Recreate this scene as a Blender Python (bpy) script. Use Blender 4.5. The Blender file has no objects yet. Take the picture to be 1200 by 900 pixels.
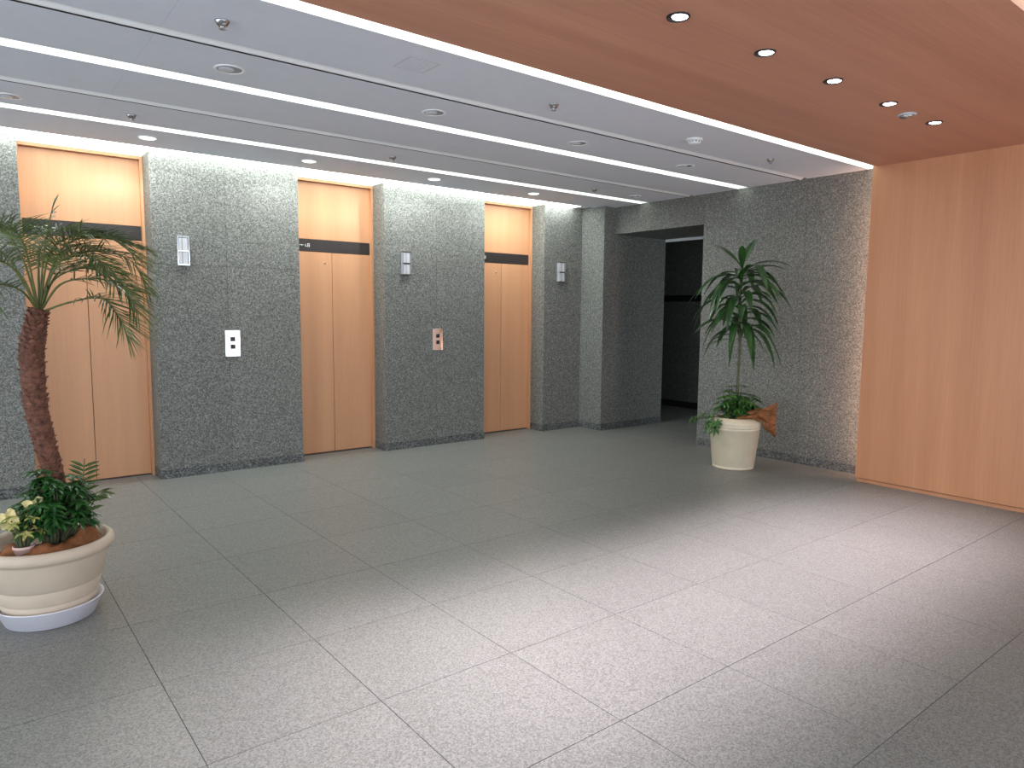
import bpy, bmesh, math, random
from mathutils import Vector, Matrix
random.seed(7)
S = bpy.context.scene
COL = S.collection

# ------------------------------------------------------------------ camera, world, exposure
def make_camera():
    az, pit, rol, f = 0.6684, 0.1006, 0.0085, 828.06      # f in pixels of a 1200 px wide frame
    fw = Vector((math.sin(az), math.cos(az), 0)); ri = Vector((math.cos(az), -math.sin(az), 0)); up = Vector((0, 0, 1))
    c, s = math.cos(pit), math.sin(pit)
    f2 = fw * c - up * s; u2 = up * c + fw * s
    c, s = math.cos(rol), math.sin(rol)
    r3 = ri * c + u2 * s; u3 = u2 * c - ri * s
    cam = bpy.data.cameras.new('camera'); o = bpy.data.objects.new('camera', cam); COL.objects.link(o)
    m = Matrix((r3, u3, -f2)).transposed().to_4x4(); m.translation = Vector((0, 0, 1.5))
    o.matrix_world = m
    cam.sensor_fit = 'HORIZONTAL'; cam.sensor_width = 36.0; cam.lens = f * 36.0 / 1200.0
    cam.clip_start = 0.05
    S.camera = o
make_camera()

W = bpy.data.worlds.new('daylight_outside'); S.world = W; W.use_nodes = True
W.node_tree.nodes['Background'].inputs[0].default_value = (0.84, 0.925, 1.0, 1)
W.node_tree.nodes['Background'].inputs[1].default_value = 2.8     # overcast daylight entering from the open entrance side

S.view_settings.view_transform = 'Standard'; S.view_settings.look = 'None'
S.view_settings.exposure = 0.07; S.view_settings.gamma = 1.0; S.view_settings.use_curve_mapping = False

STRIP = 2.2            # radiance of the ceiling light strips
COVE = 12.5             # radiance of the wall cove
SPOT = 290.0            # watts of each timber-ceiling downlight
STRIP_COL = (0.92, 1.0, 0.90)
SPOT_COL = (1.0, 0.865, 0.935)

# ------------------------------------------------------------------ dimensions (metres)
ZC = 2.83              # white ceiling
ZW = 2.79              # timber ceiling
YW = 6.745             # face of the stone piers
YD = 7.03              # face of the lift doors
XF = 6.656             # face of the right stone wall
XW = 6.374             # face of the timber wall
Y4 = 6.347             # face of the stub wall by the passage
XL, YR = -4.2, -3.4    # left end and open entrance side

# ------------------------------------------------------------------ helpers
def new_obj(name, me, mat=None, parent=None, loc=(0, 0, 0)):
    o = bpy.data.objects.new(name, me); COL.objects.link(o)
    loc = Vector(loc)
    if parent:
        o.parent = parent
        loc = loc - world_loc(parent)
    o.location = loc
    if mat and me and not me.materials: me.materials.append(mat)
    return o
def world_loc(o):
    v = Vector(o.location)
    return v + world_loc(o.parent) if o.parent else v
def tag(o, label=None, cat=None, group=None, kind=None):
    if label: o['label'] = label
    if cat: o['category'] = cat
    if group: o['group'] = group
    if kind: o['kind'] = kind
    return o
def empty(name, loc, label=None, cat=None, group=None, kind=None):
    o = bpy.data.objects.new(name, None); COL.objects.link(o); o.location = loc; o.empty_display_size = 0.05
    return tag(o, label, cat, group, kind)
def mesh_of(bm, name='m', smooth=False):
    me = bpy.data.meshes.new(name); bm.normal_update(); bm.to_mesh(me); bm.free()
    if smooth:
        for p in me.polygons: p.use_smooth = True
    return me
def add_box(bm, x0, x1, y0, y1, z0, z1, bev=0.0):
    r = bmesh.ops.create_cube(bm, size=1.0)
    vs = r['verts']
    for v in vs:
        v.co = Vector(((x0 + x1) / 2 + v.co.x * (x1 - x0), (y0 + y1) / 2 + v.co.y * (y1 - y0), (z0 + z1) / 2 + v.co.z * (z1 - z0)))
    if bev:
        es = list({e for v in vs for e in v.link_edges})
        bmesh.ops.bevel(bm, geom=es, offset=bev, segments=1, affect='EDGES', profile=0.5)
BOXC = {}
def box(name, x0, x1, y0, y1, z0, z1, mat, parent=None, bev=0.0):
    key = (round(x1 - x0, 4), round(y1 - y0, 4), round(z1 - z0, 4), bev, mat.name)
    if key in BOXC: me = BOXC[key]
    else:
        bm = bmesh.new(); a, b, c = key[0] / 2, key[1] / 2, key[2] / 2
        add_box(bm, -a, a, -b, b, -c, c, bev); me = mesh_of(bm, name); me.materials.append(mat); BOXC[key] = me
    return new_obj(name, me, None, parent, ((x0 + x1) / 2, (y0 + y1) / 2, (z0 + z1) / 2))
def lathe(bm, prof, seg=48, cx=0, cy=0, close=True):
    rings = []
    for r, z in prof:
        rings.append([bm.verts.new((cx + r * math.cos(2 * math.pi * i / seg), cy + r * math.sin(2 * math.pi * i / seg), z)) for i in range(seg)])
    for a, b in zip(rings, rings[1:]):
        for i in range(seg):
            j = (i + 1) % seg
            bm.faces.new((a[i], a[j], b[j], b[i]))
    if close:
        bm.faces.new(rings[0][::-1]); bm.faces.new(rings[-1])
    return rings
def lathe_obj(name, prof, mat, parent, loc, seg=48, close=True, smooth=True):
    bm = bmesh.new(); lathe(bm, prof, seg, close=close); bmesh.ops.recalc_face_normals(bm, faces=bm.faces)
    me = mesh_of(bm, name, smooth)
    return new_obj(name, me, mat, parent, loc)
def frame_at(t):
    t = t.normalized(); a = Vector((0, 0, 1)) if abs(t.z) < 0.9 else Vector((1, 0, 0))
    s = t.cross(a).normalized(); n = s.cross(t).normalized()
    return t, s, n
def tube(bm, pts, rads, seg=8, jitter=0.0):
    rings = []
    for i, p in enumerate(pts):
        t = (pts[min(i + 1, len(pts) - 1)] - pts[max(i - 1, 0)])
        t, s, n = frame_at(t)
        ring = []
        for k in range(seg):
            a = 2 * math.pi * k / seg
            rr = rads[i] * (1 + random.uniform(-jitter, jitter))
            ring.append(bm.verts.new(p + s * math.cos(a) * rr + n * math.sin(a) * rr))
        rings.append(ring)
    for a, b in zip(rings, rings[1:]):
        for k in range(seg):
            bm.faces.new((a[k], a[(k + 1) % seg], b[(k + 1) % seg], b[k]))
    bm.faces.new(rings[0][::-1]); bm.faces.new(rings[-1])
def spline(pts, n):
    pts = [Vector(p) for p in pts]
    P = [pts[0] * 2 - pts[1]] + pts + [pts[-1] * 2 - pts[-2]]
    out = []
    m = len(pts) - 1
    for i in range(n + 1):
        u = i / n * m; k = min(int(u), m - 1); t = u - k
        a, b, c, d = P[k:k + 4]
        out.append(0.5 * ((2 * b) + (c - a) * t + (2 * a - 5 * b + 4 * c - d) * t * t + (3 * b - a - 3 * c + d) * t ** 3))
    return out
def leaf_strip(bm, pts, width, side, fold=0.25, prof=None):
    """a leaf blade along pts: two half blades meeting in a sunken midrib"""
    n = len(pts) - 1
    prev = None
    for i, p in enumerate(pts):
        u = i / n
        w = width * (prof(u) if prof else math.sin(math.pi * (0.08 + 0.92 * u)) ** 0.8 if u < 1 else 0.0)
        t = (pts[min(i + 1, n)] - pts[max(i - 1, 0)]).normalized()
        s = (side - t * side.dot(t))
        s = s.normalized() if s.length > 1e-6 else frame_at(t)[1]
        nn = s.cross(t).normalized()
        if nn.z < 0: nn = -nn
        w = max(w, 0.0006)
        row = [bm.verts.new(p - s * w * 0.5 + nn * w * fold), bm.verts.new(p), bm.verts.new(p + s * w * 0.5 + nn * w * fold)]
        if prev:
            bm.faces.new((prev[0], prev[1], row[1], row[0])); bm.faces.new((prev[1], prev[2], row[2], row[1]))
        prev = row

# ------------------------------------------------------------------ materials
def nodemat(name):
    m = bpy.data.materials.new(name); m.use_nodes = True
    nt = m.node_tree; b = nt.nodes['Principled BSDF']
    return m, nt, b
def plain(name, col, rough=0.5, metal=0.0, spec=0.5, var=0.06, scale=14.0, trans=0.0, bump=0.0, bscale=60):
    m, nt, b = nodemat(name)
    tc = nt.nodes.new('ShaderNodeNewGeometry'); no = nt.nodes.new('ShaderNodeTexNoise'); no.inputs['Scale'].default_value = scale; no.inputs['Detail'].default_value = 4
    nt.links.new(tc.outputs['Position'], no.inputs['Vector'])
    r = nt.nodes.new('ShaderNodeValToRGB')
    r.color_ramp.elements[0].position = 0.3; r.color_ramp.elements[1].position = 0.7
    r.color_ramp.elements[0].color = (*[c * (1 - var) for c in col], 1); r.color_ramp.elements[1].color = (*[min(1, c * (1 + var)) for c in col], 1)
    nt.links.new(no.outputs['Fac'], r.inputs[0]); nt.links.new(r.outputs[0], b.inputs['Base Color'])
    b.inputs['Roughness'].default_value = rough; b.inputs['Metallic'].default_value = metal; b.inputs['Specular IOR Level'].default_value = spec
    if trans: b.inputs['Transmission Weight'].default_value = trans
    if bump:
        n2 = nt.nodes.new('ShaderNodeTexNoise'); n2.inputs['Scale'].default_value = bscale; nt.links.new(tc.outputs['Position'], n2.inputs['Vector'])
        bp = nt.nodes.new('ShaderNodeBump'); bp.inputs['Strength'].default_value = bump; bp.inputs['Distance'].default_value = 0.01
        nt.links.new(n2.outputs['Fac'], bp.inputs['Height']); nt.links.new(bp.outputs[0], b.inputs['Normal'])
    return m
def granite(name, dark, mid, light, cell, rough, bump, spec=0.35, tone=0.05, clump=30.0):
    m, nt, b = nodemat(name); L = nt.links
    g = nt.nodes.new('ShaderNodeNewGeometry')
    v = nt.nodes.new('ShaderNodeTexVoronoi'); v.inputs['Scale'].default_value = cell; L.new(g.outputs['Position'], v.inputs['Vector'])
    sp = nt.nodes.new('ShaderNodeSeparateColor'); L.new(v.outputs['Color'], sp.inputs[0])
    n = nt.nodes.new('ShaderNodeTexNoise'); n.inputs['Scale'].default_value = clump; n.inputs['Detail'].default_value = 5; n.inputs['Roughness'].default_value = 0.7
    L.new(g.outputs['Position'], n.inputs['Vector'])
    mx = nt.nodes.new('ShaderNodeMix'); mx.data_type = 'FLOAT'; mx.inputs[0].default_value = 0.55
    L.new(sp.outputs[0], mx.inputs[2]); L.new(n.outputs['Fac'], mx.inputs[3])
    r = nt.nodes.new('ShaderNodeValToRGB'); e = r.color_ramp.elements
    e[0].position = 0.26; e[0].color = (*dark, 1); e[1].position = 0.78; e[1].color = (*light, 1)
    k = e.new(0.5); k.color = (*mid, 1)
    L.new(mx.outputs[0], r.inputs[0])
    oi = nt.nodes.new('ShaderNodeObjectInfo'); mr = nt.nodes.new('ShaderNodeMapRange')
    mr.inputs['To Min'].default_value = 1 - tone; mr.inputs['To Max'].default_value = 1 + tone; L.new(oi.outputs['Random'], mr.inputs['Value'])
    mm = nt.nodes.new('ShaderNodeVectorMath'); mm.operation = 'SCALE'; L.new(r.outputs[0], mm.inputs[0]); L.new(mr.outputs[0], mm.inputs['Scale'])
    L.new(mm.outputs[0], b.inputs['Base Color'])
    b.inputs['Roughness'].default_value = rough; b.inputs['Specular IOR Level'].default_value = spec
    bp = nt.nodes.new('ShaderNodeBump'); bp.inputs['Strength'].default_value = bump; bp.inputs['Distance'].default_value = 0.004
    L.new(mx.outputs[0], bp.inputs['Height']); L.new(bp.outputs[0], b.inputs['Normal'])
    return m
def wood(name, c0, c1, scale, rough=0.38, spec=0.4):
    """scale = grain frequency along x, y, z (small along the grain)"""
    m, nt, b = nodemat(name); L = nt.links
    g = nt.nodes.new('ShaderNodeNewGeometry')
    def layer(k, det):
        mp = nt.nodes.new('ShaderNodeVectorMath'); mp.operation = 'MULTIPLY'; mp.inputs[1].default_value = [s * k for s in scale]
        L.new(g.outputs['Position'], mp.inputs[0])
        n = nt.nodes.new('ShaderNodeTexNoise'); n.inputs['Scale'].default_value = 1; n.inputs['Detail'].default_value = det; L.new(mp.outputs[0], n.inputs['Vector'])
        return n
    a = layer(1.0, 1.0); f = layer(14.0, 3.0)
    mx = nt.nodes.new('ShaderNodeMix'); mx.data_type = 'FLOAT'; mx.inputs[0].default_value = 0.38
    L.new(a.outputs['Fac'], mx.inputs[2]); L.new(f.outputs['Fac'], mx.inputs[3])
    r = nt.nodes.new('ShaderNodeValToRGB'); r.color_ramp.elements[0].position = 0.32; r.color_ramp.elements[1].position = 0.68
    r.color_ramp.elements[0].color = (*c0, 1); r.color_ramp.elements[1].color = (*c1, 1)
    L.new(mx.outputs[0], r.inputs[0]); L.new(r.outputs[0], b.inputs['Base Color'])
    b.inputs['Roughness'].default_value = rough; b.inputs['Specular IOR Level'].default_value = spec
    return m
def glow(name, col, strength, sampled=True):
    m = bpy.data.materials.new(name); m.use_nodes = True; nt = m.node_tree; nt.nodes.clear()
    e = nt.nodes.new('ShaderNodeEmission'); e.inputs[0].default_value = (*col, 1); e.inputs[1].default_value = strength
    o = nt.nodes.new('ShaderNodeOutputMaterial'); nt.links.new(e.outputs[0], o.inputs[0])
    return m
def leafmat(name, c0, c1, rough=0.35, scale=9.0):
    m, nt, b = nodemat(name); L = nt.links
    g = nt.nodes.new('ShaderNodeNewGeometry'); n = nt.nodes.new('ShaderNodeTexNoise'); n.inputs['Scale'].default_value = scale; L.new(g.outputs['Position'], n.inputs['Vector'])
    r = nt.nodes.new('ShaderNodeValToRGB'); r.color_ramp.elements[0].position = 0.35; r.color_ramp.elements[1].position = 0.65
    r.color_ramp.elements[0].color = (*c0, 1); r.color_ramp.elements[1].color = (*c1, 1)
    L.new(n.outputs['Fac'], r.inputs[0]); L.new(r.outputs[0], b.inputs['Base Color'])
    b.inputs['Roughness'].default_value = rough; b.inputs['Specular IOR Level'].default_value = 0.45
    return m

M = {}
M['granite'] = granite('grey_granite_cladding', (0.080, 0.081, 0.075), (0.158, 0.162, 0.150), (0.32, 0.327, 0.31), 130, 0.55, 0.25, clump=60)
M['granite_base'] = granite('dark_granite_skirting', (0.035, 0.038, 0.038), (0.095, 0.10, 0.10), (0.25, 0.26, 0.26), 110, 0.5, 0.2)
M['granite_floor'] = granite('pale_granite_paving', (0.128, 0.130, 0.122), (0.202, 0.206, 0.194), (0.292, 0.295, 0.28), 190, 0.42, 0.10, spec=0.4, tone=0.03, clump=95)
M['joint'] = plain('joint_mortar', (0.135, 0.135, 0.128), 0.9)
M['jointw'] = plain('dark_wall_joint', (0.06, 0.06, 0.06), 0.9)
M['wood_v'] = wood('beech_veneer_upright', (0.53, 0.232, 0.116), (0.645, 0.303, 0.158), (5.0, 5.0, 0.16))
M['wood_c'] = wood('beech_veneer_ceiling', (0.58, 0.26, 0.172), (0.71, 0.345, 0.235), (0.16, 5.0, 5.0), 0.45)
M['wood_d'] = wood('beech_veneer_door', (0.57, 0.29, 0.155), (0.66, 0.345, 0.19), (7.0, 7.0, 0.2), 0.4)
M['white'] = plain('white_ceiling_paint', (0.79, 0.82, 0.92), 0.85, var=0.015)
M['trim'] = plain('white_enamel', (0.93, 0.94, 0.96), 0.4, var=0.01)
M['slot'] = plain('dark_slot', (0.03, 0.03, 0.035), 0.8)
M['plenum'] = plain('plenum_board', (0.35, 0.35, 0.35), 0.9)
M['strip'] = glow('light_strip_diffuser', STRIP_COL, STRIP)
M['cove'] = glow('cove_diffuser', (0.92, 1.0, 0.94), COVE)
M['bay'] = glow('bay_diffuser', (0.95, 1.0, 0.90), 3.5)
M['warm'] = glow('warm_edge_strip', (1.0, 0.60, 0.43), 90.0)
M['lamp'] = glow('downlight_lens', (1.0, 0.95, 1.0), 14.0)
M['lampw'] = glow('white_downlight_lens', (0.97, 1.0, 0.97), 9.0)
M['band'] = plain('dark_bronze_band', (0.028, 0.022, 0.022), 0.45, var=0.1)
M['letter'] = plain('pale_lettering', (0.75, 0.78, 0.78), 0.5)
M['steel'] = plain('polished_steel', (0.86, 0.87, 0.89), 0.07, 1.0, var=0.02)
M['chrome'] = plain('chrome', (0.55, 0.56, 0.58), 0.16, 1.0, var=0.05)
M['black'] = plain('black_enamel', (0.012, 0.012, 0.014), 0.4)
M['bronze'] = plain('bronze_frame', (0.11, 0.09, 0.09), 0.4, 0.6)
M['acrylic'] = plain('frosted_acrylic', (0.62, 0.63, 0.68), 0.25, var=0.04)
M['acrylic2'] = plain('grey_acrylic', (0.33, 0.34, 0.37), 0.2, var=0.04)
M['pot'] = plain('beige_resin', (0.60, 0.50, 0.395), 0.6, var=0.06, scale=7)
M['pot2'] = plain('cream_resin', (0.74, 0.64, 0.48), 0.6, var=0.07, scale=7)
M['saucer'] = plain('white_plastic', (0.78, 0.77, 0.86), 0.4, var=0.02)
M['pink'] = plain('pink_plastic', (0.75, 0.52, 0.48), 0.5)
M['soil'] = plain('soil', (0.035, 0.022, 0.014), 0.95, var=0.4, scale=60)
M['cloth'] = plain('brown_wrapping', (0.50, 0.21, 0.085), 0.75, var=0.35, scale=22, bump=0.5, bscale=40)
M['bark'] = plain('palm_bark', (0.14, 0.058, 0.036), 0.85, var=0.55, scale=38, bump=0.9, bscale=70)
M['bark2'] = plain('palm_bark_stub', (0.20, 0.085, 0.055), 0.85, var=0.6, scale=30)
M['cane'] = plain('green_brown_cane', (0.085, 0.09, 0.045), 0.7, var=0.3, scale=30)
M['palm'] = leafmat('palm_leaflet', (0.055, 0.095, 0.025), (0.15, 0.20, 0.06))
M['rachis'] = plain('palm_rachis', (0.13, 0.14, 0.04), 0.5, var=0.25)
M['dracaena'] = leafmat('glossy_dark_leaf', (0.018, 0.060, 0.016), (0.045, 0.12, 0.03), 0.28)
M['shrub'] = leafmat('shrub_leaf', (0.012, 0.055, 0.014), (0.04, 0.14, 0.03), 0.3, 14)
M['ivy'] = leafmat('bright_foliage', (0.022, 0.08, 0.016), (0.075, 0.19, 0.035), 0.35, 14)
M['vari'] = leafmat('variegated_leaf', (0.16, 0.25, 0.05), (0.62, 0.55, 0.20), 0.4, 30)
M['petal'] = plain('cream_petal', (0.85, 0.74, 0.38), 0.6, var=0.1)

# ------------------------------------------------------------------ floor
XT = [-4.70, -4.04, -3.38, -2.72, -2.06, -1.40, -0.74, -0.08, 0.58, 1.222, 1.862, 2.525, 3.19, 3.855, 4.515, 5.175, 5.835, 6.495, 7.155, 7.815, 8.475, 9.135, 9.40]
YT = [-2.27, -1.61, -0.95, -0.29, 0.37, 1.03, 1.69, 2.348, 3.0, 3.665, 4.35, 5.01, 5.67, 6.33, 6.99, 7.20, 7.90, 8.6]
floor = box('floor', XL, 9.4, YR, 8.7, -0.12, -0.004, M['joint'])
tag(floor, 'speckled pale grey granite floor of large square tiles', None, None, 'structure')
J = 0.0013
for i in range(len(XT) - 1):
    for k in range(len(YT) - 1):
        x0, x1, y0, y1 = XT[i], XT[i + 1], YT[k], YT[k + 1]
        if x0 < 6.4 and y0 > 7.0: continue                    # behind the lift doors
        if x0 > 6.3 and y1 < 2.9: continue                    # behind the timber wall
        if x0 < -2.1 or y1 < -1.7: continue                   # far outside the view: plain slab below
        box('tile', x0 + J, x1 - J, y0 + J, y1 - J, -0.03, 0.0, M['granite_floor'], floor, 0.0006)
box('outer_paving', XL, XT[4] - J, YR, 7.0, -0.03, 0.0, M['granite_floor'], floor)
box('outer_paving', XT[4] + J, 6.5, YR, YT[1] - J, -0.03, 0.0, M['granite_floor'], floor)

# ------------------------------------------------------------------ lift wall: piers clad in stone slabs
wall_back = empty('wall_back', (0, YW, 0), 'grey granite lift wall with recessed door bays', None, None, 'structure')
DOORS = [0.4586, 2.680, 4.903]          # left edges of the three bays
DW = 0.919
TOP = 3.0
PIERS = [(XL, DOORS[0]), (DOORS[0] + DW, DOORS[1]), (DOORS[1] + DW, DOORS[2]), (DOORS[2] + DW, 6.463)]
g = 0.0011
ZJ = 1.895                               # level joint between slab courses
for n, (a, b) in enumerate(PIERS):
    box('pier_core', a + 0.02, b - (0.02 if n < 3 else 0), YW + 0.012, 7.30, 0, TOP, M['jointw'], wall_back)
    cuts = [a] + ([-3.3, -1.7, -0.2] if n == 0 else [(a + b) / 2] if n < 3 else []) + [b]
    if n == 1: cuts[1] = 1.995
    if n == 2: cuts[1] = 4.245
    for x0, x1 in zip(cuts, cuts[1:]):
        box('stone_panel', x0 + g, x1 - g, YW, YW + 0.03, 0.085, ZJ - g, M['granite'], wall_back, 0.001)
        box('stone_panel', x0 + g, x1 - g, YW, YW + 0.03, ZJ + g, TOP, M['granite'], wall_back, 0.001)
    for sx in ([b] if n == 0 else [a, b] if n < 3 else [a]):
        x0, x1 = (sx - 0.03, sx) if sx == b else (sx, sx + 0.03)
        box('jamb_slab', x0, x1, YW + 0.031, 7.10, 0.085, TOP, M['granite'], wall_back, 0.001)
bb = empty('baseboard_back', (0, YW, 0), 'dark granite skirting along the lift piers', None, None, 'structure')
for n, (a, b) in enumerate(PIERS):
    bm = bmesh.new(); o = 0.004
    add_box(bm, a - (o if n else 0), b + (o if n < 3 else 0), YW - o, 7.06, 0.0, 0.084, 0.0015)
    ob = new_obj('skirting_block', mesh_of(bm), M['granite_base'], bb)
    ob.location = (0, -YW, 0)
box('bay_header', XL, 6.6, 7.10, 7.30, ZC + 0.02, TOP, M['white'], wall_back)

# stub wall, passage and header beam
wr = empty('wall_right', (XF, 4, 0), 'grey granite right hand wall with a passage opening and header beam', None, None, 'structure')
box('stub_core', 6.463 + 0.012, 7.646 - 0.01, Y4 + 0.012, 8.60, 0, TOP, M['jointw'], wr)
box('stone_panel', 6.463, 6.463 + 0.03, Y4 + 0.031, YW + 0.02, 0.085, TOP, M['granite'], wr, 0.001)
box('stone_panel', 6.463, 7.05 - g, Y4, Y4 + 0.03, 0.085, TOP, M['granite'], wr, 0.001)
box('stone_panel', 7.05 + g, 7.646, Y4, Y4 + 0.03, 0.085, TOP, M['granite'], wr, 0.001)
box('stone_panel', 7.616, 7.646, Y4 + 0.031, 8.6, 0.085, TOP, M['granite'], wr, 0.001)
box('header_core', XF + 0.012, 7.63, 4.99, Y4, 2.52, TOP, M['jointw'], wr)
box('header_panel', XF, XF + 0.03, 4.992 + g, 5.763 - g, 2.50, TOP, M['granite'], wr, 0.001)
box('header_panel', XF, XF + 0.03, 5.763 + g, Y4 - g, 2.50, TOP, M['granite'], wr, 0.001)
box('soffit_panel', XF + 0.031, 7.635, 4.992, Y4, 2.50, 2.53, M['granite'], wr, 0.001)
box('wall_core', XF + 0.012, 7.646, YR, 4.99, 0, TOP, M['jointw'], wr)
for y0, y1 in [(3.776, 4.992), (2.55, 3.776), (1.3, 2.55)]:
    box('stone_panel', XF, XF + 0.03, y0 + g, y1 - g, 0.085, TOP, M['granite'], wr, 0.001)
box('passage_panel', XF + 0.031, 7.646, 4.962, 4.9925, 0.085, 2.50, M['granite'], wr, 0.001)
br = empty('baseboard_right', (XF, 4, 0), 'dark granite skirting of the right wall and passage', None, None, 'structure')
box('skirting_block', 6.459, 7.65, Y4 - 0.004, Y4 + 0.05, 0, 0.084, M['granite_base'], br, 0.0015)
box('skirting_block', 6.459, 6.50, Y4 + 0.05, YW - 0.004, 0, 0.084, M['granite_base'], br, 0.0015)
box('skirting_block', XF - 0.004, XF + 0.03, 1.3, 4.996, 0, 0.084, M['granite_base'], br, 0.0015)
box('skirting_block', XF + 0.03, 7.646, 4.96, 4.996, 0, 0.084, M['granite_base'], br, 0.0015)
# cross corridor behind the passage
wc = empty('wall_corridor', (9.2, 7, 0), 'dark granite wall at the end of the passage', None, None, 'structure')
box('corridor_core', 9.232, 9.40, 2.2, 8.7, 0, 3.0, M['jointw'], wc)
for y0, y1 in [(2.2, 3.7), (3.7, 5.2), (5.2, 6.62), (6.62, 7.1), (7.1, 8.6)]:
    for z0, z1 in [(0.10, 1.04), (1.04, 1.70), (1.80, 2.9)]:
        box('stone_panel', 9.2, 9.23, y0 + g, y1 - g, z0 + g, z1 - g, M['granite'], wc, 0.001)
box('recess_band', 9.216, 9.235, 2.2, 8.6, 1.70, 1.80, M['black'], wc)
box('skirting_block', 9.19, 9.23, 2.2, 8.6, 0, 0.10, M['band'], wc)
box('end_wall', 7.6, 9.4, 8.6, 8.7, 0, 3.0, M['granite'], wc)
tag(box('ceiling_corridor', 7.646, 9.4, 2.1, 8.7, 2.70, 2.76, M['plenum']), 'dark low ceiling over the cross corridor', None, None, 'structure')
tag(box('trim_1', 7.637, 7.655, 5.00, Y4, 2.465, 2.50, M['trim']), 'thin white metal edge under the end of the passage soffit', None, None, 'structure')
# timber wall
wt = empty('wall_timber', (XW, 0, 0), 'warm beech veneered wall panel with upright grain', None, None, 'structure')
box('timber_panel', XW, XW + 0.06, YR, 3.02, 0.036, ZW + 0.06, M['wood_v'], wt, 0.001)
box('backing', XW + 0.06, XF, YR, 2.86, 0.0, TOP, M['plenum'], wt)
tag(box('baseboard_timber', XW + 0.012, XW + 0.055, YR, 3.012, 0.0, 0.030, M['wood_v']), 'thin beech skirting under the timber wall', None, None, 'structure')
# ------------------------------------------------------------------ ceilings
ceil = empty('ceiling', (0, 4, ZC), 'flat white ceiling of long panels between light slots', None, None, 'structure')
SLOT = 0.125
YA, YB, YC = 4.5577, 5.9234, 3.1872       # far edges of the lit slots
T1, T2 = 3.8875, 5.2439                   # far edges of the air slots
CE = 6.552                                # edge of the ceiling at the wall cove
XS = [XL, -3.96, -1.556, 0.845, 3.25, 5.655, XF - 0.002]
bands = [(YC, T1 - 0.11), (T1, YA - SLOT), (YA, T2 - 0.11), (T2, YB - SLOT), (YB, CE)]
for y0, y1 in bands:
    for x0, x1 in zip(XS, XS[1:]):
        box('ceiling_panel', x0 + 0.0005, x1 - 0.0005, y0, y1, ZC, ZC + 0.045, M['white'], ceil, 0.0012)
box('roof_slab', XL, 7.65, YR, 7.30, TOP + 0.001, TOP + 0.1, M['plenum'], ceil)
box('plenum_light_cap', XL - 0.06, XL - 0.001, YR, 7.30, ZW, TOP, M['plenum'], ceil)  # unseen caps added to stop daylight leaking out through the ceiling slots
box('plenum_light_cap', XL, XF, YR - 0.06, YR, ZC, TOP, M['plenum'], ceil)
for y0, y1 in bands:
    box('joint_backing', XL, XF - 0.003, y0 + 0.004, y1 - 0.004, ZC + 0.0455, ZC + 0.06, M['slot'], ceil)
wood_c = box('ceiling_timber', XL, XW + 0.07, 1.128, 2.992, ZW, ZW + 0.07, M['wood_c'])
tag(wood_c, 'beech veneered lowered ceiling with long straight grain', None, None, 'structure')
tag(box('ceiling_entrance', XL, XF, YR, 0.996, ZC, ZC + 0.06, M['white']), 'white ceiling over the entrance side', None, None, 'structure')
# light strips: trough with a glowing far side and top
def strip_light(y_near, y_far, z, x0, x1, label, hz=0.12):
    t = empty('strip_light', ((x0 + x1) / 2, (y_near + y_far) / 2, z), label, 'light strip', None)
    bm = bmesh.new()
    add_box(bm, x0, x1, y_far - 0.004, y_far - 0.001, z + 0.002, z + hz)
    add_box(bm, x0, x1, y_near + 0.006, y_far - 0.005, z + hz - 0.004, z + hz)
    me = mesh_of(bm); d = new_obj('diffuser', me, M['strip'], t); d.location = -Vector(t.location)
    bm = bmesh.new()
    add_box(bm, x0 - 0.004, x1 + 0.002, y_near + 0.001, y_near + 0.004, z + 0.047, z + hz + 0.008)
    add_box(bm, x0 - 0.004, x1 + 0.002, y_near + 0.001, y_far - 0.001, z + hz + 0.001, z + hz + 0.008)
    add_box(bm, x1 - 0.001, x1 + 0.002, y_near + 0.001, y_far - 0.001, z + 0.002, z + hz)
    h = new_obj('housing', mesh_of(bm), M['trim'], t); h.location = -Vector(t.location)
    return t
strip_light(YA - SLOT, YA, ZC, XL, XF - 0.006, 'long white light strip in the ceiling between dim round downlights and inner air slot')
strip_light(YB - SLOT, YB, ZC, XL, XF - 0.006, 'long white light strip beside the row of lit downlights before the lift doors')
strip_light(2.994, YC, ZC, XL, XF - 0.006, 'wide white light strip along the edge of the timber ceiling and white panels')
strip_light(0.998, 1.126, ZC, XL, XW - 0.01, 'white light strip on the entrance side edge of the timber ceiling')
# air slots
def air_slot(y_far, label):
    t = empty('air_slot', (0.8, y_far - 0.05, ZC), label, 'air vent', None)
    bm = bmesh.new(); sec = [(y_far - 0.106, ZC + 0.030), (y_far - 0.052, ZC - 0.006), (y_far - 0.042, ZC - 0.006), (y_far - 0.042, ZC + 0.044), (y_far - 0.106, ZC + 0.044)]
    A = [bm.verts.new((XL, y, z)) for y, z in sec]; Bv = [bm.verts.new((XF - 0.02, y, z)) for y, z in sec]
    for q in range(5): bm.faces.new((A[q], A[(q + 1) % 5], Bv[(q + 1) % 5], Bv[q]))
    bm.faces.new(A[::-1]); bm.faces.new(Bv); bmesh.ops.recalc_face_normals(bm, faces=bm.faces)
    b = new_obj('blade', mesh_of(bm), M['trim'], t); b.location = -Vector(t.location)
    bm = bmesh.new(); add_box(bm, XL, XF - 0.004, y_far - 0.109, y_far - 0.001, ZC + 0.05, ZC + 0.06)
    add_box(bm, XL, XF - 0.004, y_far - 0.004, y_far - 0.0006, ZC + 0.0006, ZC + 0.05)  # dark strip on the panel edge, standing in for shade in the gap
    b = new_obj('slot_back_and_shade', mesh_of(bm), M['slot'], t); b.location = -Vector(t.location)
    return t
air_slot(T1, 'narrow white air slot in the ceiling between sprinklers and dim downlights')
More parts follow.
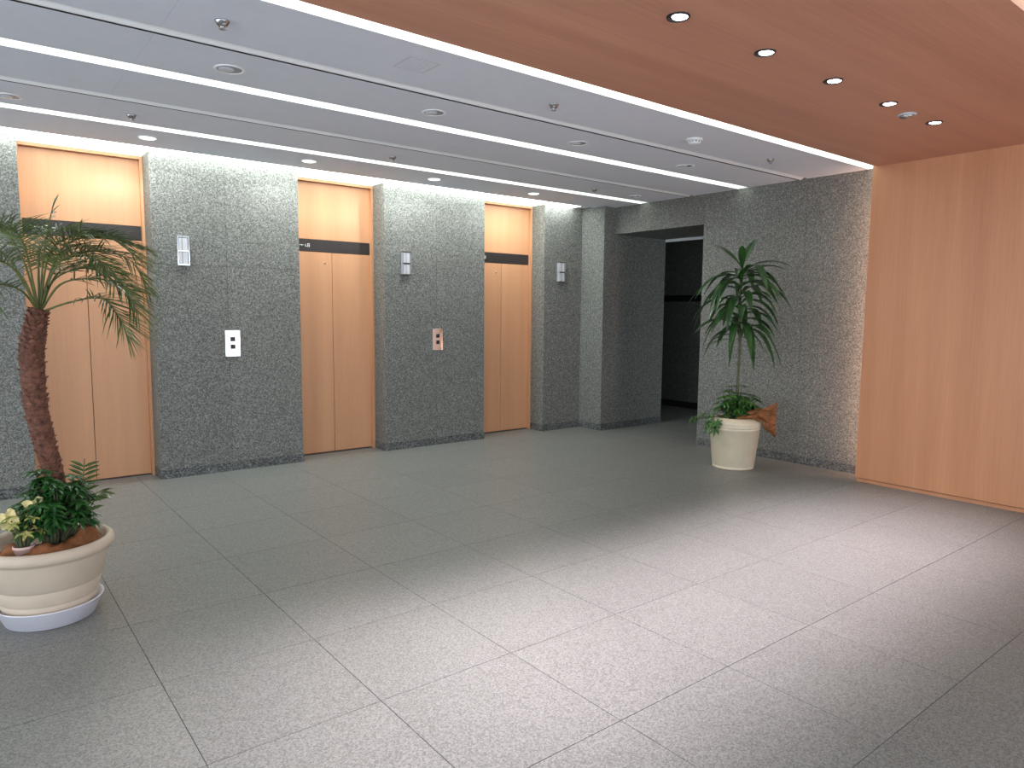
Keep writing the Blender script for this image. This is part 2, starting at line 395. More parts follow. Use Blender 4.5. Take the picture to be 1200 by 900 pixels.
air_slot(T2, 'narrow white air slot in the ceiling over the middle light strips')
# perimeter cove along the lift wall
t = empty('cove_light', (1.0, 6.65, ZC), 'glowing white cove between ceiling edge and the lift wall', 'cove light')
bm = bmesh.new(); add_box(bm, XL, 6.28, CE + 0.002, YW - 0.002, ZC + 0.006, ZC + 0.012)
o = new_obj('diffuser', mesh_of(bm), M['cove'], t); o.location = -Vector(t.location)
for d in DOORS: box('bay_diffuser', d + 0.002, d + DW - 0.002, YW - 0.002, YD - 0.003, ZC + 0.006, ZC + 0.012, M['bay'], t)
bm = bmesh.new(); add_box(bm, XL, 6.46, CE + 0.002, YW - 0.002, ZC + 0.013, ZC + 0.03)
o = new_obj('housing', mesh_of(bm), M['trim'], t); o.location = -Vector(t.location)

# warm strip hidden behind the edge of the timber wall
t = empty('edge_light', (6.5, 2.9, 0), 'warm light strip behind the edge of the timber wall', 'light strip')
bm = bmesh.new(); add_box(bm, XW + 0.062, XW + 0.10, 2.862, 2.90, 0.10, 2.74)
o = new_obj('housing', mesh_of(bm), M['trim'], t); o.location = -Vector(t.location)
bm = bmesh.new(); add_box(bm, XW + 0.101, XW + 0.104, 2.864, 2.898, 0.12, 2.72)
o = new_obj('diffuser', mesh_of(bm), M['warm'], t); o.location = -Vector(t.location)

# ------------------------------------------------------------------ lift doors
def marks(bm, x, z, s, y):
    """small illegible characters of the floor sign, as flat raised strokes"""
    def st(a, b, c, d): add_box(bm, x + a * s, x + b * s, y - 0.0015, y, z + c * s, z + d * s)
    st(0.0, 0.5, 0.42, 0.56); st(0.6, 0.75, 0.3, 0.66); st(0.85, 1.2, 0.42, 0.56)
    st(1.75, 1.9, 0.1, 0.8); st(1.9, 2.25, 0.1, 0.24)
    st(2.45, 2.58, 0.0, 1.0); st(3.0, 3.13, 0.0, 1.0); st(2.58, 3.0, 0.86, 1.0); st(2.58, 3.0, 0.44, 0.56); st(2.58, 3.0, 0.0, 0.12)
for n, dx in enumerate(DOORS):
    d = empty('door_%d' % (n + 1), (dx + DW / 2, YD, 0), ['beech lift door partly behind the tall palm', 'beech lift door between the two call button panels', 'beech lift door beside the stub wall and passage'][n], None, None, 'structure')
    m = dx + DW / 2 + (0.003 if n else 0)
    x0, x1 = dx + 0.0015, dx + DW - 0.0015
    xi0, xi1 = x0 + 0.022, x1 - 0.022
    lf = box('door_leaf', xi0 + 0.001, m - 0.0022, YD, YD + 0.035, 0.012, 2.104, M['wood_d'], d, 0.001)
    box('door_leaf', m + 0.0022, xi1 - 0.001, YD, YD + 0.035, 0.012, 2.104, M['wood_d'], d, 0.001)
    kh = lathe_obj('key_hole', [(0.009, 0), (0.009, 0.003), (0.004, 0.003)], M['chrome'], lf, (m - 0.08, YD, 1.99), 16); kh.rotation_euler = (math.radians(90), 0, 0)
    box('transom_panel', xi0, xi1, YD, YD + 0.035, 2.231, 2.80, M['wood_d'], d, 0.001)
    sb = box('sign_band', xi0, xi1, YD - 0.004, YD + 0.03, 2.106, 2.229, M['band'], d, 0.001)
    bm = bmesh.new()
    if n == 0:
        marks(bm, xi0 + 0.075, 2.15, 0.034, YD - 0.004); marks(bm, xi0 + 0.205, 2.15, 0.034, YD - 0.004)
    else: marks(bm, xi0 + 0.092, 2.15, 0.034, YD - 0.004)
    lo = new_obj('lettering', mesh_of(bm), M['letter'], sb); lo.location = -world_loc(sb)
    bm = bmesh.new()
    add_box(bm, x0, x0 + 0.022, YD - 0.05, YD + 0.04, 0.0, 2.83); add_box(bm, x1 - 0.022, x1, YD - 0.05, YD + 0.04, 0.0, 2.83)
    add_box(bm, x0 + 0.022, x1 - 0.022, YD - 0.05, YD + 0.04, 2.802, 2.83)
    fo = new_obj('door_frame', mesh_of(bm), M['wood_d'], d); fo.location = -world_loc(d)
    box('door_sill', xi0, xi1, YD - 0.012, YD + 0.04, 0.0, 0.007, M['bronze'], d)
    box('shaft_back', x0, x1, YD + 0.041, YD + 0.06, 0.0, TOP, M['black'], d)

# ------------------------------------------------------------------ ceiling fittings
def downlight(x, y, z, r, lens, ring, label, group, lit=None, bodycol='trim'):
    t = empty('downlight', (x, y, z), label, 'downlight', group)
    lathe_obj('ring', [(r * 0.80, 0.0), (r * 0.82, -0.004), (r * 0.95, -0.004), (r, 0.0), (r, 0.002), (r * 0.80, 0.002), (r * 0.80, 0.0)], ring, t, (x, y, z - 0.0025), 32, close=False)
    if lens.name == 'downlight_lens':
        a, b = lens_tilt
        o = lathe_obj('lens', [(0.0005, -0.007), (r * 0.3, -0.0065), (r * 0.66, -0.004), (r * 0.70, -0.0005), (0.0005, -0.0004)], lens, t, (x + a, y + b, z), 24, close=False)
        lathe_obj('reflector', [(r * 0.80, -0.0015), (r * 0.3, -0.0006), (0.0005, -0.0005)], M['black'], t, (x, y, z), 32, close=False)
    else:
        lathe_obj('lens', [(0.0005, -0.005), (r * 0.5, -0.004), (r * 0.79, -0.001), (r * 0.79, -0.0004)], lens, t, (x, y, z), 32, close=False)
    if lit:
        ld = bpy.data.lights.new('lamp', 'SPOT'); ld.energy = lit[0]; ld.color = lit[1]; ld.spot_size = math.radians(lit[2]); ld.spot_blend = lit[3]; ld.shadow_soft_size = 0.03
        lo = bpy.data.objects.new('lamp', ld); COL.objects.link(lo); lo.parent = t; lo.location = (0, 0, -0.03)
        if len(lit) > 4: lo.rotation_euler = (math.radians(lit[4]), 0, 0)      # aimed a little towards the lifts
    return t
ORD = ['first', 'second', 'third', 'fourth', 'fifth', 'sixth', 'seventh']
lens_tilt = (0.004, -0.006)
for k in range(-2, 5):
    x = 2.557 + 0.668 * k
    downlight(x, 2.09, ZW, 0.052, M['lamp'], M['black'], 'black rimmed bright spotlight in the timber ceiling, %s of its row from the timber wall' % ORD[4 - k], 'spotlights in the timber ceiling', (SPOT, SPOT_COL, 53, 0.95, 2.8))
for k in range(0, 4):
    x = 1.268 + 1.306 * k
    downlight(x, 6.205, ZC, 0.072, M['lampw'], M['trim'], ['lit round white downlight before the lift door behind the palm', 'lit round white downlight before the pier with the white glaring call panel', 'lit round white downlight before the hall lantern of the middle pier', 'lit round white downlight before the lift door by the passage'][k], 'lit downlights before the lifts', (26, (0.95, 1, 0.95), 172, 0.3))
def dim_downlight(x, y, r, label, group, cat='downlight', name='unlit_downlight'):
    t = empty(name, (x, y, ZC), label, cat, group)
    lathe_obj('ring', [(r * 0.80, -0.001), (r * 0.84, -0.005), (r * 0.95, -0.005), (r, -0.001), (r, 0.001), (r * 0.8, 0.001), (r * 0.8, -0.001)], M['trim'], t, (x, y, ZC), 36, close=False)
    lathe_obj('bowl', [(r * 0.80, -0.0012), (r * 0.72, -0.0008), (0.0005, -0.0006)], M['acrylic2'], t, (x, y, ZC), 36, close=False)
    lathe_obj('inner_disc', [(0.0005, -0.010), (r * 0.36, -0.009), (r * 0.5, -0.004), (r * 0.52, -0.001)], M['acrylic'], t, (x - r * 0.18, y + r * 0.12, ZC), 24, close=False)
for k in range(0, 4):
    dim_downlight(1.283 + 1.328 * k, 4.177, 0.082, 'unlit round downlight by the air slot, %s of its row from the right wall' % ORD[3 - k], 'unlit downlights')
for x, wh in ((0.356, 'above the lift door behind the palm'), (6.176, 'close to the passage header beam')):
    dim_downlight(x, 5.59, 0.075, 'unlit round white ceiling fitting ' + wh, 'unlit round fittings by the inner strip')
def sprinkler(x, y, label, group):
    t = empty('sprinkler', (x, y, ZC), label, 'sprinkler', group)
    lathe_obj('escutcheon', [(0.034, 0.0), (0.033, -0.006), (0.022, -0.022), (0.016, -0.026)], M['chrome'], t, (x, y, ZC), 24)
    lathe_obj('head', [(0.012, -0.026), (0.010, -0.032), (0.006, -0.034)], M['chrome'], t, (x, y, ZC), 16)
    lathe_obj('deflector', [(0.004, -0.034), (0.016, -0.036), (0.016, -0.038), (0.004, -0.039)], M['chrome'], t, (x, y, ZC), 20)
for n, x in enumerate((1.055, 3.10, 5.584)): sprinkler(x, 3.52, 'small chrome sprinkler beside the timber ceiling strip, %s of its row from the right wall' % ORD[2 - n], 'sprinklers beside the timber ceiling')
for n, x in enumerate((1.044, 3.06, 5.50)): sprinkler(x, 5.57, 'small chrome sprinkler nearer the lift doors, %s of its row from the right wall' % ORD[2 - n], 'sprinklers nearer the lifts')
t = empty('smoke_detector', (4.524, 3.506, ZC), 'round white smoke detector with slotted sides on the ceiling', 'smoke detector')
lathe_obj('base', [(0.06, 0.0), (0.06, -0.010), (0.052, -0.014)], M['trim'], t, (4.524, 3.506, ZC), 32)
lathe_obj('slotted_ring', [(0.042, -0.014), (0.042, -0.026)], M['acrylic2'], t, (4.524, 3.506, ZC), 32)
for k in range(10):
    a = k * math.pi / 5
    o = box('fin', -0.003, 0.003, -0.004, 0.004, 0, 0.013, M['trim'], t); o.location = (0.043 * math.cos(a), 0.043 * math.sin(a), -0.020); o.rotation_euler = (0, 0, a)
lathe_obj('cap', [(0.044, -0.026), (0.040, -0.034), (0.02, -0.040), (0.0005, -0.041)], M['trim'], t, (4.524, 3.506, ZC), 32)
t = empty('ceiling_grille', (2.05, 3.455, ZC), 'square perforated speaker grille set flush in the white ceiling', 'grille')
M['grille'] = plain('grey_perforated_panel', (0.60, 0.60, 0.63), 0.8, var=0.03)
box('grille_frame', 1.955, 2.145, 3.36, 3.55, ZC - 0.0012, ZC + 0.002, M['grille'], t)
for i in range(9):
    y = 3.375 + i * 0.02
    box('grille_bar', 1.965, 2.135, y - 0.005, y + 0.005, ZC - 0.0025, ZC - 0.0013, M['white'], t)
t = empty('dome_speaker', (4.892, 2.121, ZW), 'small silver and white round fitting among the spotlights of the timber ceiling', 'ceiling fitting')
lathe_obj('ring', [(0.056, 0.0), (0.055, -0.006), (0.046, -0.010)], M['acrylic'], t, (4.892, 2.121, ZW), 32)
lathe_obj('dome', [(0.045, -0.010), (0.036, -0.022), (0.018, -0.028), (0.0005, -0.029)], M['chrome'], t, (4.892, 2.121, ZW), 32)
t = empty('corridor_lamp', (8.1, 6.16, 2.70), 'small pale fitting on the dark ceiling beyond the passage', 'ceiling fitting')
lathe_obj('base', [(0.05, 0.0), (0.05, -0.02)], M['trim'], t, (8.1, 6.16, 2.70), 24)
lathe_obj('bowl', [(0.042, -0.02), (0.035, -0.06), (0.015, -0.085), (0.0005, -0.087)], M['acrylic'], t, (8.1, 6.16, 2.70), 24)

# ------------------------------------------------------------------ wall fittings on the piers
LANT = [(1.572, 'silver hall lantern on the pier beside the palm, above the white reflecting call panel'),
        (3.800, 'hall lantern with two pale cells on the middle pier, above the orange reflecting call panel'),
        (6.035, 'hall lantern with two pale cells on the narrow pier beside the stub wall')]
for n, (x, lab) in enumerate(LANT):
    t = empty('hall_lantern', (x + 0.05, YW, 2.0), lab, 'indicator', 'hall lanterns')
    fm = M['steel'] if n == 0 else M['bronze']
    w = 0.092
    box('back_plate', x, x + w, YW - 0.006, YW, 1.888, 2.140, M['acrylic2'] if n else M['steel'], t, 0.001)
    for z in (1.888, 2.008, 2.130): box('frame_bar', x - 0.003, x + w + 0.003, YW - 0.052, YW - 0.006, z, z + 0.010, fm, t, 0.001)
    for xx in (x - 0.003, x + w - 0.003): box('side_bar', xx, xx + 0.006, YW - 0.052, YW - 0.006, 1.898, 2.130, fm if n == 0 else M['acrylic2'], t, 0.001)
    for z0, z1 in ((1.900, 2.006), (2.020, 2.128)):
        ce = box('cell', x + 0.008, x + w - 0.008, YW - 0.046, YW - 0.007, z0, z1, M['acrylic'], t, 0.003)
        box('mullion', x + w * 0.36, x + w * 0.36 + 0.006, YW - 0.050, YW - 0.0465, z0, z1, M['acrylic2'], ce)
for x, lab in ((2.0245, 'polished steel call button panel with white glare on the pier beside the palm'), (4.255, 'polished steel call button panel with orange glare on the middle pier')):
    t = empty('call_button_panel', (x, YW, 1.2), lab, 'button panel', 'lift call panels')
    bm = bmesh.new(); N = 14; fr = []
    for q in range(N + 1):                     # slightly bowed face, turned a little towards the entrance
        u = q / N; yy = -0.006 - 0.0105 * u + 0.0045 * u * u
        fr.append((x - 0.065 + 0.13 * u, YW + yy))
    ft = [bm.verts.new((a, b, 1.315)) for a, b in fr]; fb = [bm.verts.new((a, b, 1.077)) for a, b in fr]
    bt = [bm.verts.new((a, YW, 1.315)) for a, b in fr]; bb2 = [bm.verts.new((a, YW, 1.077)) for a, b in fr]
    for q in range(N):
        for A, Bq in ((ft, fb), (fb, bb2), (bb2, bt), (bt, ft)): bm.faces.new((A[q], A[q + 1], Bq[q + 1], Bq[q]))
    for q in (0, N): bm.faces.new((ft[q], fb[q], bb2[q], bt[q]))
    bmesh.ops.recalc_face_normals(bm, faces=bm.faces)
    pl = new_obj('plate', mesh_of(bm), M['steel'], t); pl.location = -Vector(t.location)
    for z in (1.235, 1.165):
        b = box('button', x - 0.018, x + 0.018, YW - 0.016, YW - 0.008, z - 0.017, z + 0.017, M['black'], t, 0.002)
        box('button_rim', x - 0.022, x + 0.022, YW - 0.0125, YW - 0.008, z - 0.021, z + 0.021, M['bronze'], b)

# ------------------------------------------------------------------ potted palm
PX, PY = 0.30, 4.02
t = empty('plant_saucer', (PX, PY, 0), 'round white plastic saucer under the large cream planter', 'saucer')
lathe_obj('tray', [(0.0005, 0.0), (0.180, 0.0), (0.190, 0.004), (0.224, 0.088), (0.230, 0.092), (0.226, 0.095), (0.219, 0.090), (0.186, 0.010), (0.0005, 0.008)], M['saucer'], t, (PX, PY, 0), 64, close=False)
t = empty('planter', (PX, PY, 0.0082), 'large cream planter with rolled rim standing in a white saucer', 'planter')
z0 = 0.0085
lathe_obj('bowl', [(0.0005, z0), (0.168, z0), (0.176, z0 + 0.006), (0.200, 0.085), (0.207, 0.112), (0.204, 0.116), (0.207, 0.120), (0.211, 0.128), (0.224, 0.182), (0.220, 0.187), (0.225, 0.192), (0.232, 0.20), (0.258, 0.318),
                   (0.262, 0.330), (0.274, 0.335), (0.285, 0.346), (0.288, 0.362), (0.283, 0.380), (0.270, 0.392), (0.258, 0.390), (0.251, 0.375), (0.245, 0.345), (0.235, 0.30), (0.0005, 0.295)], M['pot'], t, (PX, PY, 0), 72, close=False)
lathe_obj('soil', [(0.234, 0.302), (0.15, 0.315), (0.0005, 0.32)], M['soil'], t, (PX, PY, 0), 40, close=False)

palm = empty('palm_tree', (0.38, 4.05, 0.312), 'tall dwarf date palm with shaggy brown trunk and arching green fronds', 'palm')
CR = Vector((0.325, 4.04, 1.50))
tp = spline([(0.385, 4.05, 0.312), (0.375, 4.05, 0.50), (0.348, 4.05, 0.68), (0.318, 4.05, 0.85), (0.293, 4.05, 1.02), (0.286, 4.05, 1.18), (0.289, 4.05, 1.31), (0.308, 4.045, 1.43), (0.325, 4.04, 1.50)], 56)
rad = [0.036 + 0.014 * min(1, i / 34) - (0.016 * max(0, (i - 44) / 12)) for i in range(len(tp))]
bm = bmesh.new(); tube(bm, tp, rad, 18, 0.10)
tr = new_obj('trunk', mesh_of(bm, 'trunk', True), M['bark'], palm); tr.location = -Vector(palm.location)
bm = bmesh.new()
for i in range(300):                          # old leaf-base stubs, spiralling up
    u = i / 299; k = u * (len(tp) - 3) + 1; j = int(k); p = tp[j].lerp(tp[j + 1], k - j)
    tt, s, n = frame_at(tp[j + 1] - tp[j])
    a = i * 2.399 + random.uniform(-.25, .25)
    dr = s * math.cos(a) + n * math.sin(a); sd = tt.cross(dr).normalized(); r = rad[j]
    w = random.uniform(0.010, 0.017); h = random.uniform(0.016, 0.03); out = random.uniform(0.006, 0.02)
    b0 = p + dr * (r * 0.9)
    vs = [bm.verts.new(b0 - sd * w - tt * h * .3), bm.verts.new(b0 + sd * w - tt * h * .3), bm.verts.new(b0 + sd * w * .6 + tt * h * .5 + dr * out), bm.verts.new(b0 - sd * w * .6 + tt * h * .5 + dr * out), bm.verts.new(b0 + tt * h * 0.55 - dr * 0.002)]
    bm.faces.new((vs[0], vs[1], vs[2], vs[3])); bm.faces.new((vs[1], vs[4], vs[2])); bm.faces.new((vs[0], vs[3], vs[4])); bm.faces.new((vs[2], vs[4], vs[3]))
sc = new_obj('leaf_base_scales', mesh_of(bm), M['bark2'], tr); tag(sc, kind='stuff')

def frond(pts, leaf=0.175, width=0.0072, start=0.30, dens=36, droop=0.17):
    """pts: metres from the crown (x, height, y)"""
    P = spline([CR + Vector((0, 0, -0.02))] + [CR + Vector((a, c, b)) for a, b, c in pts], 26)
    N = len(P)
    bm = bmesh.new(); tube(bm, P, [0.0058 * (1 - 0.75 * i / (N - 1)) for i in range(N)], 6)
    fo = new_obj('frond', mesh_of(bm, 'frond', True), M['rachis'], palm); fo.location = -Vector(palm.location)
    bm = bmesh.new()
    for i in range(dens):
        u = start + (1 - start) * (i + 0.5) / dens
        k = u * (N - 1); j = min(int(k), N - 2); p = P[j].lerp(P[j + 1], k - j)
        tt, s, n = frame_at(P[j + 1] - P[j])
        v = (u - start) / (1 - start)
        L = leaf * (0.45 + 0.75 * math.sin(math.pi * min(1, 0.18 + 0.72 * v))) * random.uniform(0.85, 1.1)
        for sg in (-1, 1):
            d = (tt * (0.45 + 0.6 * v) + s * sg * random.uniform(0.8, 1.05) + n * random.uniform(-0.1, 0.45)).normalized()
            q = [p + d * L * e + Vector((0, 0, -droop * L * e * e * random.uniform(0.6, 1.3))) for e in (0, 0.4, 0.75, 1.0)]
            leaf_strip(bm, q, width, tt, 0.3, lambda e: (0.75, 1.0, 0.62, 0.05)[min(3, int(e * 3 + .5))])
    lo = new_obj('leaflets', mesh_of(bm), M['palm'], fo); tag(lo, kind='stuff')
FR = [[(.10, .28, -.05), (.27, .35, -.10), (.44, .29, -.15)],
      [(.07, .20, -.02), (.22, .275, -.10), (.36, .235, -.20), (.42, .10, -.24)],
      [(.09, .12, -.10), (.24, .14, -.18), (.32, .09, -.24), (.37, -.02, -.28)],
      [(.11, .03, -.12), (.23, .05, -.24), (.285, -.04, -.30), (.315, -.13, -.33)],
      [(-.06, .25, -.02), (-.16, .38, -.05), (-.34, .40, -.08), (-.48, .28, -.1)],
      [(-.08, .17, -.06), (-.22, .22, -.14), (-.38, .13, -.22), (-.46, -.04, -.26)],
      [(-.07, .08, -.08), (-.17, .10, -.18), (-.26, -.02, -.26), (-.29, -.14, -.28)],
      [(.02, .22, .14), (.04, .32, .34), (.06, .22, .54)],
      [(.09, .24, .12), (.22, .33, .30), (.36, .24, .46)],
      [(-.10, .24, .12), (-.24, .33, .28), (-.40, .24, .44)],
      [(.05, .26, -.06), (.15, .34, -.14), (.28, .33, -.22), (.38, .24, -.28)],
      [(.07, .20, -.10), (.17, .25, -.22), (.27, .17, -.32)],
      [(-.05, .28, -.10), (-.12, .36, -.24), (-.22, .34, -.38)],
      [(-.10, .20, .06), (-.28, .26, .10), (-.46, .18, .14)],
      [(.10, .18, .10), (.27, .22, .22), (.40, .10, .30)],
      [(.07, .14, .02), (.20, .20, .03), (.33, .16, .04), (.41, .04, .05)],
      [(.02, .27, .05), (.10, .38, .10), (.22, .38, .16)]]
for q in FR: frond(q)
frond([(.03, .25, .0), (.06, .40, .01), (.085, .50, .02)], 0.09, 0.010, 0.72, 5, 0.1)

# underplanting in the large planter
def whorl(bm, c, axis, n, L, w, droop=0.4, elev=0.25):
    t, s, nn = frame_at(axis)
    a0 = random.uniform(0, 6.28)
    for k in range(n):
        a = a0 + 2 * math.pi * k / n + random.uniform(-.15, .15)
        d = (s * math.cos(a) + nn * math.sin(a) + t * elev).normalized(); l = L * random.uniform(.75, 1.1)
        q = [c + d * l * e + Vector((0, 0, -droop * l * e * e)) for e in (0, .35, .7, 1.0)]
        leaf_strip(bm, q, w * random.uniform(.85, 1.15), t.cross(d), 0.2, lambda e: (0.3, 1.0, 0.8, 0.05)[min(3, int(e * 3 + .5))])
def bush(name, label, base, heads, mat, n, L, w, cat='plant', elev=.25):
    t = empty(name, base, label, cat)
    bs = bmesh.new(); bl = bmesh.new(); B = Vector(base)
    for h in heads:
        h = Vector(h); mid = B.lerp(h, .5) + Vector((random.uniform(-.01, .01), random.uniform(-.01, .01), .02))
        st = B + Vector(((h.x - B.x) * .25, (h.y - B.y) * .25, 0))
        tube(bs, spline([st, mid, h], 6), [0.004] * 3 + [0.003] * 4, 5)
        whorl(bl, h, (h - B).normalized() + Vector((0, 0, .6)), n, L, w, elev=elev)
    o = new_obj('stems', mesh_of(bs), M['cane'], t); o.location = -B
    o = new_obj('foliage', mesh_of(bl), mat, t); o.location = -B; tag(o, kind='stuff')
    return t
hd = []
for i in range(120):
    a = random.uniform(0, 6.28); r = 0.135 * math.sqrt(random.random()); z = 0.445 + 0.27 * random.random() ** .7 * (1 - (r / .2) ** 2)
    hd.append((0.335 + r * math.cos(a) * 1.1, 3.93 + r * math.sin(a) * .75, z))
for q in [(.265, 3.95, .735), (.30, 3.95, .725), (.29, 3.93, .70), (.42, 3.95, .69), (.45, 3.94, .66)]: hd.append(q)
bush('umbrella_shrub', 'dense dark green leafy shrub at the foot of the palm', (0.33, 3.95, 0.315), hd, M['shrub'], 7, 0.066, 0.023)
t = empty('parlor_palm', (0.43, 4.03, 0.312), 'small feathery palm seedling rising beside the dark shrub', 'palm')
B = Vector(t.location)
def seedling(pts, L):
    P = spline(pts, 14); bm = bmesh.new(); tube(bm, P, [0.003] * 15, 5)
    fo = new_obj('frond', mesh_of(bm), M['rachis'], t); fo.location = -B
    bm = bmesh.new()
    for i in range(7):
        u = .45 + .55 * i / 6.0; k = min(int(u * 13), 12); p = P[k]; tt, s, n = frame_at(P[k + 1] - P[k]); s = Vector((.95, -.25, -.1)) if tt.z > .7 else s; n = s.cross(tt)
        for sg in (-1, 1):
            d = (tt * .6 + s * sg + n * .05).normalized(); l = L * (1 - .35 * abs(u - .7))
            leaf_strip(bm, [p + d * l * e + Vector((0, 0, -.12 * l * e * e)) for e in (0, .35, .7, 1)], .016, n.cross(d), .2, lambda e: (0.4, 1, .8, .05)[min(3, int(e * 3 + .5))])
    o = new_obj('leaflets', mesh_of(bm), M['palm'], fo); tag(o, kind='stuff')
seedling([(.43, 4.03, .312), (.455, 4.03, .52), (.468, 4.03, .66), (.477, 4.03, .76)], .085)
seedling([(.43, 4.03, .312), (.48, 4.0, .50), (.53, 3.97, .585), (.575, 3.95, .575)], .075)
seedling([(.43, 4.03, .312), (.46, 3.97, .50), (.505, 3.92, .60), (.545, 3.88, .62)], .07)
t = empty('pink_flowerpot', (0.20, 3.88, 0.31), 'small pale pink flowerpot tucked inside the large planter', 'flowerpot')
lathe_obj('pot', [(0.0005, .31), (.030, .31), (.040, .40), (.044, .40), (.045, .412), (.040, .413), (.036, .40), (.0005, .395)], M['pink'], t, (.20, 3.88, 0), 32, close=False)
vh = [(.20 + .085 * math.cos(a) * q, 3.88 + .07 * math.sin(a) * q, .47 + .09 * random.random()) for a, q in [(i * 2.4, .35 + .65 * random.random()) for i in range(22)]]
vp = bush('variegated_plant', 'yellow green variegated plant with cream flowers in the pink flowerpot', (0.20, 3.88, 0.397), vh, M['vari'], 5, 0.042, 0.018)
for c in [(.155, 3.86, .575), (.165, 3.85, .545), (.225, 3.90, .60), (.265, 3.92, .605), (.14, 3.88, .52), (.125, 3.86, .56)]:
    bm = bmesh.new(); whorl(bm, Vector((0, 0, 0)), Vector((random.uniform(-.4, .4), -1, .3)), 6, .030, .026, .1, .5)
    bmesh.ops.remove_doubles(bm, verts=bm.verts, dist=.0015)
    tag(new_obj('flower', mesh_of(bm), M['petal'], vp, c), 'cream yellow petals')
# crumpled brown wrapping in the planter mouth
def crumple(name, label, f, nu, nv, loc, sol=0.0025):
    bm = bmesh.new(); g2 = [[bm.verts.new(f(i / nu, k / nv)) for k in range(nv + 1)] for i in range(nu + 1)]
    for i in range(nu):
        for k in range(nv): bm.faces.new((g2[i][k], g2[i + 1][k], g2[i + 1][k + 1], g2[i][k + 1]))
    r = bmesh.ops.solidify(bm, geom=bm.faces[:], thickness=sol)
    o = new_obj(name, mesh_of(bm, name, True), M['cloth'], None, loc)
    return tag(o, label, 'wrapping')
def f1(u, v):
    a = -2.75 + 3.55 * u; r = 0.12 + 0.112 * v
    z = 0.375 + 0.030 * math.exp(-((v - .45) / .3) ** 2) + 0.014 * math.sin(9 * a + 3 * v) * math.sin(5 * v + 2 * a) + random.uniform(-.005, .005)
    z += 0.080 * math.exp(-((a + 0.25) / .5) ** 2) * math.exp(-((v - .5) / .35) ** 2); z -= 0.03 * max(0, v - .7) / .3
    return Vector((r * math.cos(a), r * math.sin(a), z))
crumple('wrapping_sheet', 'crumpled brown wrapping sheet lying inside the rim of the large planter', f1, 54, 9, (PX, PY, 0))

# ------------------------------------------------------------------ potted dracaena
QX, QY = 6.00, 4.05
t = empty('planter', (QX, QY, 0), 'cream tub shaped planter with banded rim before the right granite wall', 'planter')
lathe_obj('bowl', [(0.0005, 0.0), (.190, 0.0), (.199, .006), (.200, .022), (.196, .027), (.200, .032), (.238, .385), (.243, .388), (.243, .402), (.238, .406), (.245, .411), (.247, .428), (.243, .434), (.248, .440), (.245, .456), (.232, .470), (.205, .490), (.180, .500), (.170, .496), (.165, .45), (.0005, .445)], M['pot2'], t, (QX, QY, 0), 72, close=False)
lathe_obj('soil', [(.166, .452), (.1, .46), (.0005, .462)], M['soil'], t, (QX, QY, 0), 40, close=False)
dr = empty('dracaena', (QX, QY, .455), 'slender dracaena with a single cane and drooping dark strap leaves', 'plant')
cp = spline([(QX, QY, .455), (QX + .010, QY - .01, .8), (QX + .012, QY - .015, 1.2), (QX, QY, 1.6), (QX + .01, QY - .01, 2.0)], 40)
bm = bmesh.new(); tube(bm, cp, [0.014 - 0.004 * i / 40 + (0.0015 if i % 3 == 0 else 0) for i in range(41)], 12)
o = new_obj('cane', mesh_of(bm, 'cane', True), M['cane'], dr); o.location = -Vector(dr.location)
view = Vector((6.0, 4.05, 0)).normalized(); rt = Vector((view.y, -view.x, 0))      # across and along the wall diagonal
def strap(z, ang, L, rise, fall, w, tip=0.0):
    """leaf leaving the cane at height z towards ang (0 = screen right of the pot), climbing rise then falling fall over length L"""
    d = rt * math.cos(ang) + view * math.sin(ang)
    b = Vector((QX + .005, QY - .008, z))
    P = []
    for i in range(8):
        e = i / 7
        P.append(b + d * (L * (e - 0.18 * e * e * fall)) + Vector((0, 0, rise * L * e - fall * L * e * e)))
    bm = bmesh.new()
    leaf_strip(bm, P, w, d.cross(Vector((0, 0, 1))), 0.22, lambda u: [.30, .55, .85, 1.0, 1.0, .82, .5, .05][min(7, int(u * 7 + .5))])
    o = new_obj('leaf', mesh_of(bm, 'leaf', True), M['dracaena'], dr); o.location = -Vector(dr.location)
for q in [(1.96, 1.2, .34, 1.0, .15, .075), (1.95, 2.55, .36, .95, .25, .085), (1.94, -1.6, .28, 1.1, .4, .07),
          (1.93, .05, .50, .55, .50, .042), (1.90, -.10, .44, .50, .45, .050), (1.88, .5, .40, .5, .9, .05),
          (1.87, 3.05, .60, .25, .75, .055), (1.86, -.5, .46, .35, .85, .075), (1.84, -2.3, .42, .3, 1.1, .07)]: strap(*q)
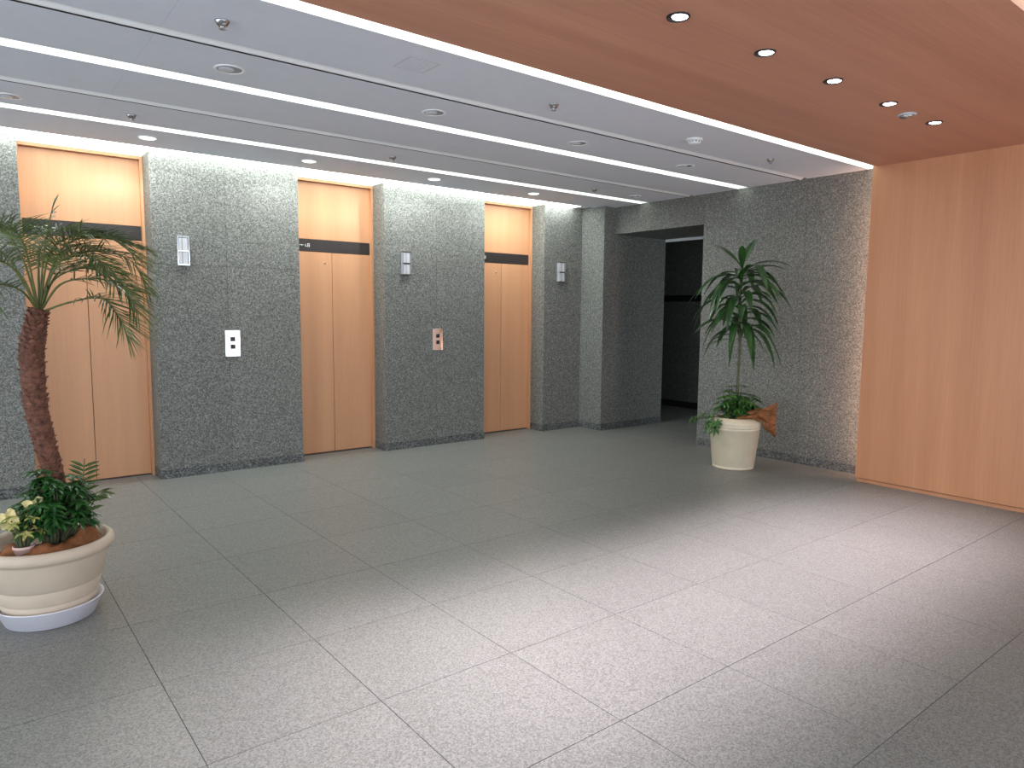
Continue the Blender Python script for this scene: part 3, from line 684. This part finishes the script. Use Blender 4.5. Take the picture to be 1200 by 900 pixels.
for i in range(46):
    z = 1.90 - 0.60 * i / 45; a = i * 2.399 + .4
    strap(z, a, random.uniform(.42, .62) * (1 - .12 * i / 45), random.uniform(.3, .75), random.uniform(.65, 1.3), random.uniform(.06, .092))
for q in [(1.30, 3.0, .36, .2, .55, .04), (1.26, 3.2, .32, .05, .25, .035), (1.36, 3.3, .42, .25, 1.0, .045), (1.34, .3, .30, .2, .9, .04), (1.28, -.4, .20, .2, .9, .04)]: strap(*q)
# foliage at its foot
hd = []
for i in range(90):
    a = random.uniform(0, 6.28); r = .20 * math.sqrt(random.random()); z = .53 + .29 * random.random() * (1 - (r / .3) ** 2)
    p = Vector((QX, QY, z)) + rt * (r * math.cos(a) + .02) + view * (r * .7 * math.sin(a))
    hd.append(tuple(p))
for (a, b, z) in [(-.22, -.1, .50), (-.25, -.12, .44), (-.28, -.06, .52), (-.32, -.08, .49), (-.37, -.08, .47), (-.24, -.16, .40), (-.20, -.18, .44), (-.17, -.2, .40), (-.18, -.1, .58), (-.12, -.1, .62), (-.41, -.07, .46), (-.15, -.22, .46), (.06, 0, .70), (.10, 0, .68), (.15, -.02, .60), (.20, -.02, .55)]:
    hd.append(tuple(Vector((QX, QY, z)) + rt * a + view * b))
bush('trailing_foliage', 'bright green trailing foliage spilling over the rim of the tub planter', (QX, QY, .462), hd, M['ivy'], 6, .072, .026)
# brown wrapping sticking out to the side
def f2(u, v):
    a = -0.02 + .36 * u; wv = (v - .5)
    base = rt * (0.0 + .38 * u) + view * (-.16 + .10 * u + .028 * math.sin(9 * v + 3 * u) + .022 * u * math.sin(23 * v - 5 * u)) 
    z = .492 + .055 * math.sin(2.4 * u) + wv * (.05 + .30 * u * u) - .12 * max(0, u - .55) + .018 * math.sin(13 * v + 7 * u) * (.4 + u) + random.uniform(-.004, .004)
    z = max(z, .482) if u < .66 else z
    return Vector((base.x, base.y, z))
crumple('wrapping_sheet', 'stiff brown wrapping sheet fanning out over the rim of the tub planter', f2, 26, 12, (QX, QY, 0))
